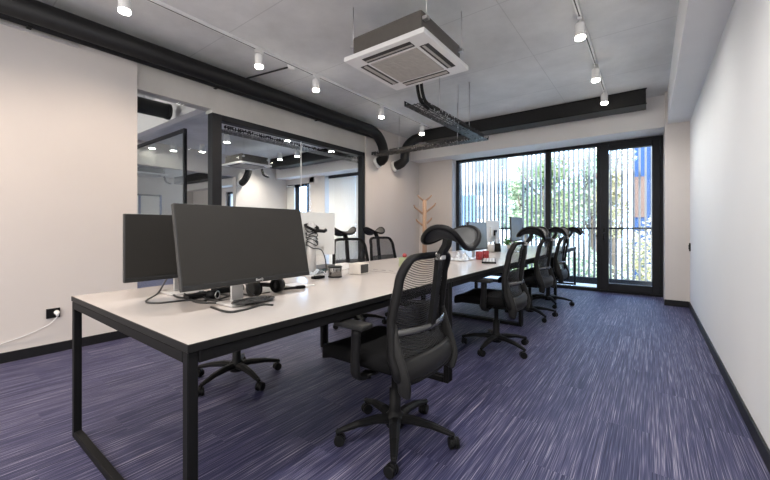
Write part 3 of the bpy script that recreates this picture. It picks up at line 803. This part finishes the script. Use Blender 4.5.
def tray(label, x0, x1, y0, y1, z, rods, nm='cable_tray', m='tray'):
    cx_, cy_ = (x0+x1)/2, (y0+y1)/2
    t = thing(nm, label, 'cable tray', (cx_, cy_, z), 0, 'black perforated cable trays')
    hx, hy_ = (x1-x0)/2, (y1-y0)/2
    MB().bx(-hx, hx, -hy_, hy_, -.001, .001).build('tray_bed', M[m], t)
    f = MB()
    if hx < hy_:
        for sg in (-1, 1): f.bx(sg*hx-.0015, sg*hx+.0015, -hy_, hy_, -.001, .055)
    else:
        for sg in (-1, 1): f.bx(-hx, hx, sg*hy_-.0015, sg*hy_+.0015, -.001, .055)
    f.build('tray_side', M[m], t)
    for (rx, ry) in rods:
        MB().cyl((rx-cx_, ry-cy_, 0), (rx-cx_, ry-cy_, ZC-z), .005, seg=8).build('hanger_rod', M['chrome'], t)
    return t
tray('black perforated cable tray running from the air conditioner toward the window', -2.10, -1.91, 3.16, 4.92, 2.40, [(-1.925, 3.62), (-1.925, 4.45), (-2.085, 4.45)])
tray('black perforated cable tray running across the room to the left wall', -3.98, -1.91, 4.93, 5.12, 2.40, [(-3.5, 5.1), (-2.4, 5.1)])

def rail(label, x, y0, y1, heads, names, zr=ZC):
    t = thing('lighting_track', label, 'lighting track', (x, 0, zr))
    MB().bx(-.018, .018, y0, y1, -.030, 0, .002, 1).build('track', M['white'], t)
    MB().bx(-.005, .005, y0, y1, -.0315, -.030).build('groove', M['slot'], t)
    for hy_, nm in zip(heads, names):
        s = thing('track_spotlight', nm, 'spotlight', (x, hy_, zr-.0316), 0, 'white track spotlights')
        MB().bx(-.016, .016, -.05, .05, -.024, 0, .003, 1).build('adapter', M['white'], s)
        MB().lathe([(.012, -.024), (.012, -.04), (.040, -.045), (.043, -.055), (.043, -.165), (0, -.165)]).build('lamp_body', M['white'], s)
        MB().lathe([(.043, -.1655), (.043, -.182), (.036, -.187), (0, -.188)]).build('lens', M['lens'], s)
        spot(x, hy_, zr-.205, 105 if x < -2 else 120, (1, .82, .66) if x < -2 else (1, .95, .90))
def spot(x, y, z, e=105, c=(1, .82, .66), ang=150):
    l = bpy.data.lights.new('lamp', 'SPOT'); l.energy = e; l.color = c; l.spot_size = math.radians(ang); l.spot_blend = .8; l.shadow_soft_size = .06
    o = bpy.data.objects.new('lamp', l); col.objects.link(o); o.location = (x, y, z)
    return o
rail('white lighting track along the left side of the ceiling', -3.37, -1.0, 6.0, [1.03, 2.25, 3.06, 4.42, 5.65],
     ['white track spotlight nearest the camera on the left ceiling track', 'second white track spotlight from the camera on the left track',
      'third white track spotlight from the camera on the left track', 'fourth white track spotlight on the left track, left of air conditioner',
      'farthest white track spotlight on the left track, above the cross tray'])
rail('white lighting track along the right side of the ceiling', -.51, -1.0, 6.0, [3.66, 4.82, 5.78],
     ['white track spotlight nearest the camera on the right ceiling track', 'middle white track spotlight on the right ceiling track', 'farthest white track spotlight on the right track, before the black duct'])
for y in (-1.6, .1, 1.6): spot(-.51, y, 2.82, 120, (1, .95, .90))  # added fill lights out of view, no spotlight heads modelled
for y in (-.4, -1.8): spot(-3.37, y, 2.82)  # more added fill lights behind the camera, without fixtures

# black pipes on the left, duct at the back
pp = thing('insulated_duct_pipe', 'thick black insulated pipe running along the top of the left wall', 'pipe', (0, 0, 0))
pth = [(-4.03, -2.5, 2.865), (-4.03, 4.95, 2.865)]+[(-4.03, 4.95+.42*math.sin(t), 2.865-.42*(1-math.cos(t))) for t in [PI/2*i/6 for i in range(1, 7)]]+[(-4.05, 5.38, 2.42), (-4.10, 5.39, 2.385), (-4.17, 5.39, 2.37)]
MB().tube(pth, .093, 18).build('pipe', M['duct'], pp)
MB().tube([(-4.16, 5.39, 2.372), (-4.219, 5.39, 2.355)], .112, 18).build('wall_collar', M['white'], pp)
p2 = thing('slim_pipe', 'slim black pipe below the thick one, along the top of the left wall', 'pipe', (0, 0, 0))
MB().tube([(-4.165, -2.5, 2.815), (-4.165, 5.25, 2.815)], .036, 12).build('pipe', M['duct'], p2)
for y in (-1, .6, 2.2, 3.8): MB().bx(-4.205, -4.13, y-.015, y+.015, 2.773, 2.780).build('bracket', M['plastic'], p2)
tag(MB().bx(-4.219, -4.195, -2.5, .93, 2.755, 2.778, .002, 1).build('conduit', M['silver']), 'silvery conduit strip under the black pipes, near camera', 'conduit').location = (0, 0, 0)
du = thing('ventilation_duct', 'black rectangular duct hanging in front of the beam over the window', 'duct', (0, 0, 0))
MB().bx(-3.62, -.045, 6.10, 6.42, 2.82, 3.035, .006, 1).build('duct', M['duct'], du)
MB().bx(-3.62, -.035, 6.085, 6.10, 3.022, 3.036).bx(-3.62, -.035, 6.088, 6.10, 2.818, 2.83).build('flange', M['blackm'], du)
MB().tube([(-3.60, 6.22, 2.93), (-3.70, 6.21, 2.93)]+[(-3.70-.27*math.sin(t), 6.20-.2*t/1.57, 2.93-.27*(1-math.cos(t))) for t in [PI/2*i/6 for i in range(1, 7)]]+[(-3.97, 5.98, 2.47), (-4.03, 5.96, 2.41), (-4.10, 5.95, 2.38), (-4.16, 5.95, 2.37)], .093, 18).build('elbow', M['duct'], du)
MB().tube([(-4.15, 5.95, 2.372), (-4.219, 5.95, 2.355)], .112, 18).build('wall_collar', M['white'], du)
sd = thing('smoke_detector', 'small white detector on the ceiling with a thin dark conduit', 'smoke detector', (-3.42, 2.72, ZC))
MB().lathe([(.0, -.05), (.035, -.048), (.045, -.02), (.05, 0)]).build('body', M['white'], sd)
MB().tube([(-.05, .0, -.012), (-.75, -.12, -.012)], .010, 8).build('conduit', M['slot'], sd)

# ------------------------------------------------------------------ neighbouring rooms behind the partition
# cross partition of glass
w3 = sroot('window_3', 'inner glass cross partition behind the left pane')
MB().bx(-9.0, -5.08, 2.235, 2.275, 2.42, 2.46).build('top_rail', M['frame'], w3)
MB().bx(-5.12, -5.08, 2.235, 2.275, 0, 2.42).build('post', M['frame'], w3)
MB().bx(-9.0, -5.12, 2.25, 2.26, 0, 2.42).build('pane', M['gpart'], w3)
struct('trim_5', MB().bx(-9.0, XG-.11, 2.20, 2.31, 2.62, ZC), M['beam'], label='white band over the inner cross partition')
struct('wall_neighbour_back', MB().bx(-15, -7.75, 6.96, 7.40, 0, .9).bx(-15, -7.75, 6.96, 7.40, 2.42, ZC).bx(-7.95, -7.30, 6.96, 7.40, 0, ZC).bx(-15, -12.5, 6.96, 7.4, .9, 2.42).bx(-11.7, -9.05, 6.96, 7.4, .9, 2.42), M['wall'])
struct('trim_6', MB().bx(-15, -4.36, 6.585, 7.40, 2.575, ZC), M['beam'], label='beam over the windows of the next room')
struct('wall_neighbour_left', MB().bx(-9.16, -9.0, 5.3, 7.40, 0, ZC).bx(-9.16, -9.0, -1, .5, 0, ZC).bx(-9.16, -9.0, .5, 5.3, 2.5, ZC), M['wall'])
struct('wall_far_left', MB().bx(-15.2, -15, REAR, 7.4, 0, ZC), M['wall'])
w4 = sroot('window_4', 'slatted window of the next room seen through the partition')
for x0 in (-7.30, -5.85, -4.43):
    MB().bx(x0, x0+.07, YB-.05, YB+.06, 0, T).build('mullion', M['frame'], w4)
MB().bx(-7.30, -4.36, YB-.05, YB+.06, T-.06, T).build('top_rail', M['frame'], w4)
MB().bx(-7.30, -4.36, YB-.05, YB+.06, 0, .06).build('bottom_rail', M['frame'], w4)
bd = tag(MB().bx(0, .01, 0, .01, 0, .01).build('vertical_blind', M['blind']), 'white vertical slat blind at the window of the next room', 'blind')
f = MB()
for q in range(24): f.box((-7.20+q*.118, YB-.12, 1.27), (.098, .004, 2.46), rot=Matrix.Rotation(.25, 3, 'Z'))
me = bpy.data.meshes.new('vertical_blind'); f.bm.to_mesh(me); f.bm.free(); me.materials.append(M['blind']); bd.data = me
hrl = MB().bx(-7.25, -4.40, YB-.15, YB-.09, 2.49, 2.57).build('blind_rail', M['frame'], bd)
w5 = sroot('window_5', 'small dark framed window of the next room')
for x0, x1, z0, z1 in ((-9.05, -9.0, .9, 2.42), (-8.66, -8.54, .9, 2.42), (-8.14, -8.02, .9, 2.42), (-9.0, -8.0, 2.34, 2.42), (-9.0, -8.0, .9, .96)):
    MB().bx(x0, x1, 7.03, 7.10, z0, z1).build('frame', M['frame'], w5)
rb = thing('roller_blind', 'white roller blind pulled down in the next room', 'blind', (-8.80, 7.0, 0))
MB().bx(-.20, .14, -.01, 0, .95, 2.34).build('cloth', M['blind'], rb)
MB().cyl((-.20, -.02, 2.36), (.14, -.02, 2.36), .03, seg=12).build('roller', M['white'], rb)
for x0, x1, z0, z1 in ((-12.5, -12.42, .9, 2.42), (-11.78, -11.7, .9, 2.42), (-12.42, -11.78, 2.35, 2.42), (-12.42, -11.78, .9, .97), (-12.14, -12.09, .97, 2.35)):
    MB().bx(x0, x1, 7.03, 7.10, z0, z1).build('frame', M['frame'], w5)
fb = thing('roller_blind', 'white roller blind on the far wall seen through the left pane', 'blind', (-14.99, 5.5, 0))
MB().bx(0, .012, -1.1, .2, .9, 2.30).build('cloth', M['blind'], fb)
MB().cyl((.03, -1.12, 2.32), (.03, .22, 2.32), .03, seg=12).build('roller', M['frame'], fb)
for yy in (-1.15, -.5, .2): MB().bx(0, .03, yy, yy+.07, .85, 2.36).build('window_bar', M['bluep'], fb)
n3 = copy_tree(ac); n3.location = (-11.0, 3.85, 2.547); n3['label'] = 'ceiling cassette air conditioner two rooms away, seen through the left glass pane'
tag(MB().bx(-14.6, -9.3, 6.05, 6.40, 2.78, 3.035, .006, 1).build('ventilation_duct', M['duct']), 'black duct in the farthest room seen through two glass panes', 'duct')
for q, (x, y, lb) in enumerate(((-8.8, 3.2, 'spotlight in the next room, leftmost of three seen behind the left pane'), (-8.7, 3.6, 'spotlight in the next room, middle of three seen behind the left pane'), (-8.3, 4.05, 'spotlight in the next room, rightmost of three seen behind the left pane'))):
    s = thing('track_spotlight', lb, 'spotlight', (x, y, ZC), 0, 'spotlights behind the left pane')
    MB().bx(-.016, .016, -.05, .05, -.055, 0).build('adapter', M['white'], s)
    MB().lathe([(.012, -.055), (.058, -.065), (.062, -.075), (.062, -.175), (.060, -.180), (0, -.175)]).build('lamp_body', M['white'], s)
    MB().lathe([(.060, -.180), (.058, -.186), (0, -.188)]).build('lens', M['lens_far'], s)
na = copy_tree(ac); na.location = (-7.55, 4.72, 2.547); na['label'] = 'ceiling cassette air conditioner in the next room, seen through the glass'
nd = tag(MB().bx(-8.55, -4.40, 6.05, 6.40, 2.78, 3.035, .006, 1).build('ventilation_duct', M['duct']), 'black duct across the next room seen through the glass', 'duct')
tray('black perforated cable tray in the next room just behind the glass', -4.95, -4.72, 2.6, 5.9, 2.47, [(-4.74, 3.0), (-4.74, 4.6)])
for q, (x, y, lb) in enumerate(((-5.86, 2.40, 'spotlight in the next room high behind the left glass pane'), (-5.87, 4.57, 'spotlight in the next room, beside the cable tray'),
          (-5.87, 5.80, 'spotlight in the next room, nearest the slatted window'), (-6.97, 3.90, 'spotlight in the next room, left of its air conditioner'),
          (-6.95, 5.70, 'spotlight in the next room, right of three before its duct'), (-7.63, 5.70, 'spotlight in the next room, middle of three before its duct'), (-8.40, 5.70, 'spotlight in the next room, left of three before its duct'))):
    s = thing('track_spotlight', lb, 'spotlight', (x, y, ZC), 0, 'spotlights in the next room')
    MB().bx(-.016, .016, -.05, .05, -.055, 0).build('adapter', M['white'], s)
    MB().lathe([(.012, -.055), (.058, -.065), (.062, -.075), (.062, -.175), (.060, -.180), (0, -.175)]).build('lamp_body', M['white'], s)
    MB().lathe([(.060, -.180), (.058, -.186), (0, -.188)]).build('lens', M['lens_far'], s)
    spot(x, y, ZC-.22, 95, (1, .9, .8), 150)
for x, y in ((-12.6, 3.2), (-12.5, 5.4), (-6.0, .4), (-7.6, 1.2), (-10.5, 1.5), (-7.8, 3.4)): spot(x, y, ZC-.2, 120, (1, .9, .8), 150)  # extra lights without fixtures, added to brighten the neighbouring rooms
nd2 = thing('ventilation_duct', 'black duct end hanging in the corridor behind the left pane', 'duct', (0, 0, 0))
MB().tube([(-5.2, .3, 2.665), (-5.2, 2.06, 2.665)], .10, 16).build('pipe', M['duct'], nd2)
MB().cyl((-5.2, 2.06, 2.665), (-5.2, 2.10, 2.665), .106, seg=16).build('end_cap', M['plastic2'], nd2)
for yy in (.6, 1.8): MB().cyl((-5.2, yy, 2.76), (-5.2, yy, ZC), .006, seg=8).build('hanger_rod', M['chrome'], nd2)
nb = thing('ventilation_elbow', 'grey pipe elbow on the wall of the next room', 'pipe', (-8.95, 5.46, 2.3))
MB().tube(smooth_path([(.3, .0, .58), (.28, 0, .3), (.2, -.05, .1), (.05, -.05, .02)], 5), .09, 14).build('pipe', M['plastic2'], nb)
MB().tube([(.05, -.05, .02), (-.04, -.05, 0)], .10, 14).build('wall_collar', M['white'], nb)

# ------------------------------------------------------------------ world, sun, camera
wd = bpy.data.worlds.new('World'); scene.world = wd; wd.use_nodes = True
nt = wd.node_tree; N, L = nt.nodes, nt.links
bg = N['Background']
tc = N.new('ShaderNodeTexCoord'); sx = N.new('ShaderNodeSeparateXYZ'); L.new(tc.outputs['Generated'], sx.inputs[0])
mr = N.new('ShaderNodeMapRange'); mr.inputs['From Min'].default_value = -.6; mr.inputs['From Max'].default_value = .5
L.new(sx.outputs['Y'], mr.inputs['Value'])
rp = N.new('ShaderNodeValToRGB')
rp.color_ramp.elements[0].color = (1.0, .95, .90, 1)
rp.color_ramp.elements[1].color = (1.7, 2.5, 3.9, 1)
L.new(mr.outputs[0], rp.inputs['Fac']); L.new(rp.outputs['Color'], bg.inputs['Color'])
bg.inputs['Strength'].default_value = 3.6
sl = bpy.data.lights.new('sun', 'SUN'); sl.energy = 9.0; sl.angle = math.radians(2); sl.color = (1, .95, .86)
so_ = bpy.data.objects.new('sun', sl); col.objects.link(so_)
so_.rotation_euler = Vector((-.55, .55, -.75)).to_track_quat('-Z', 'Y').to_euler()

cam = bpy.data.cameras.new('camera'); co = bpy.data.objects.new('camera', cam); col.objects.link(co)
cam.sensor_width = 36; cam.lens = 36*355/770; cam.shift_y = -12/770; cam.clip_start = .05
co.location = (0, 0, 1.10); co.rotation_euler = (PI/2, 0, math.atan2(265, 355))
scene.camera = co
scene.view_settings.view_transform = 'Standard'
scene.view_settings.look = 'None'
scene.view_settings.exposure = 0.0
try:
    scene.cycles.use_denoising = True
    scene.cycles.max_bounces = 10; scene.cycles.diffuse_bounces = 5; scene.cycles.transparent_max_bounces = 24
    scene.cycles.sample_clamp_indirect = 6
    scene.cycles.caustics_reflective = False; scene.cycles.caustics_refractive = False
except Exception: pass
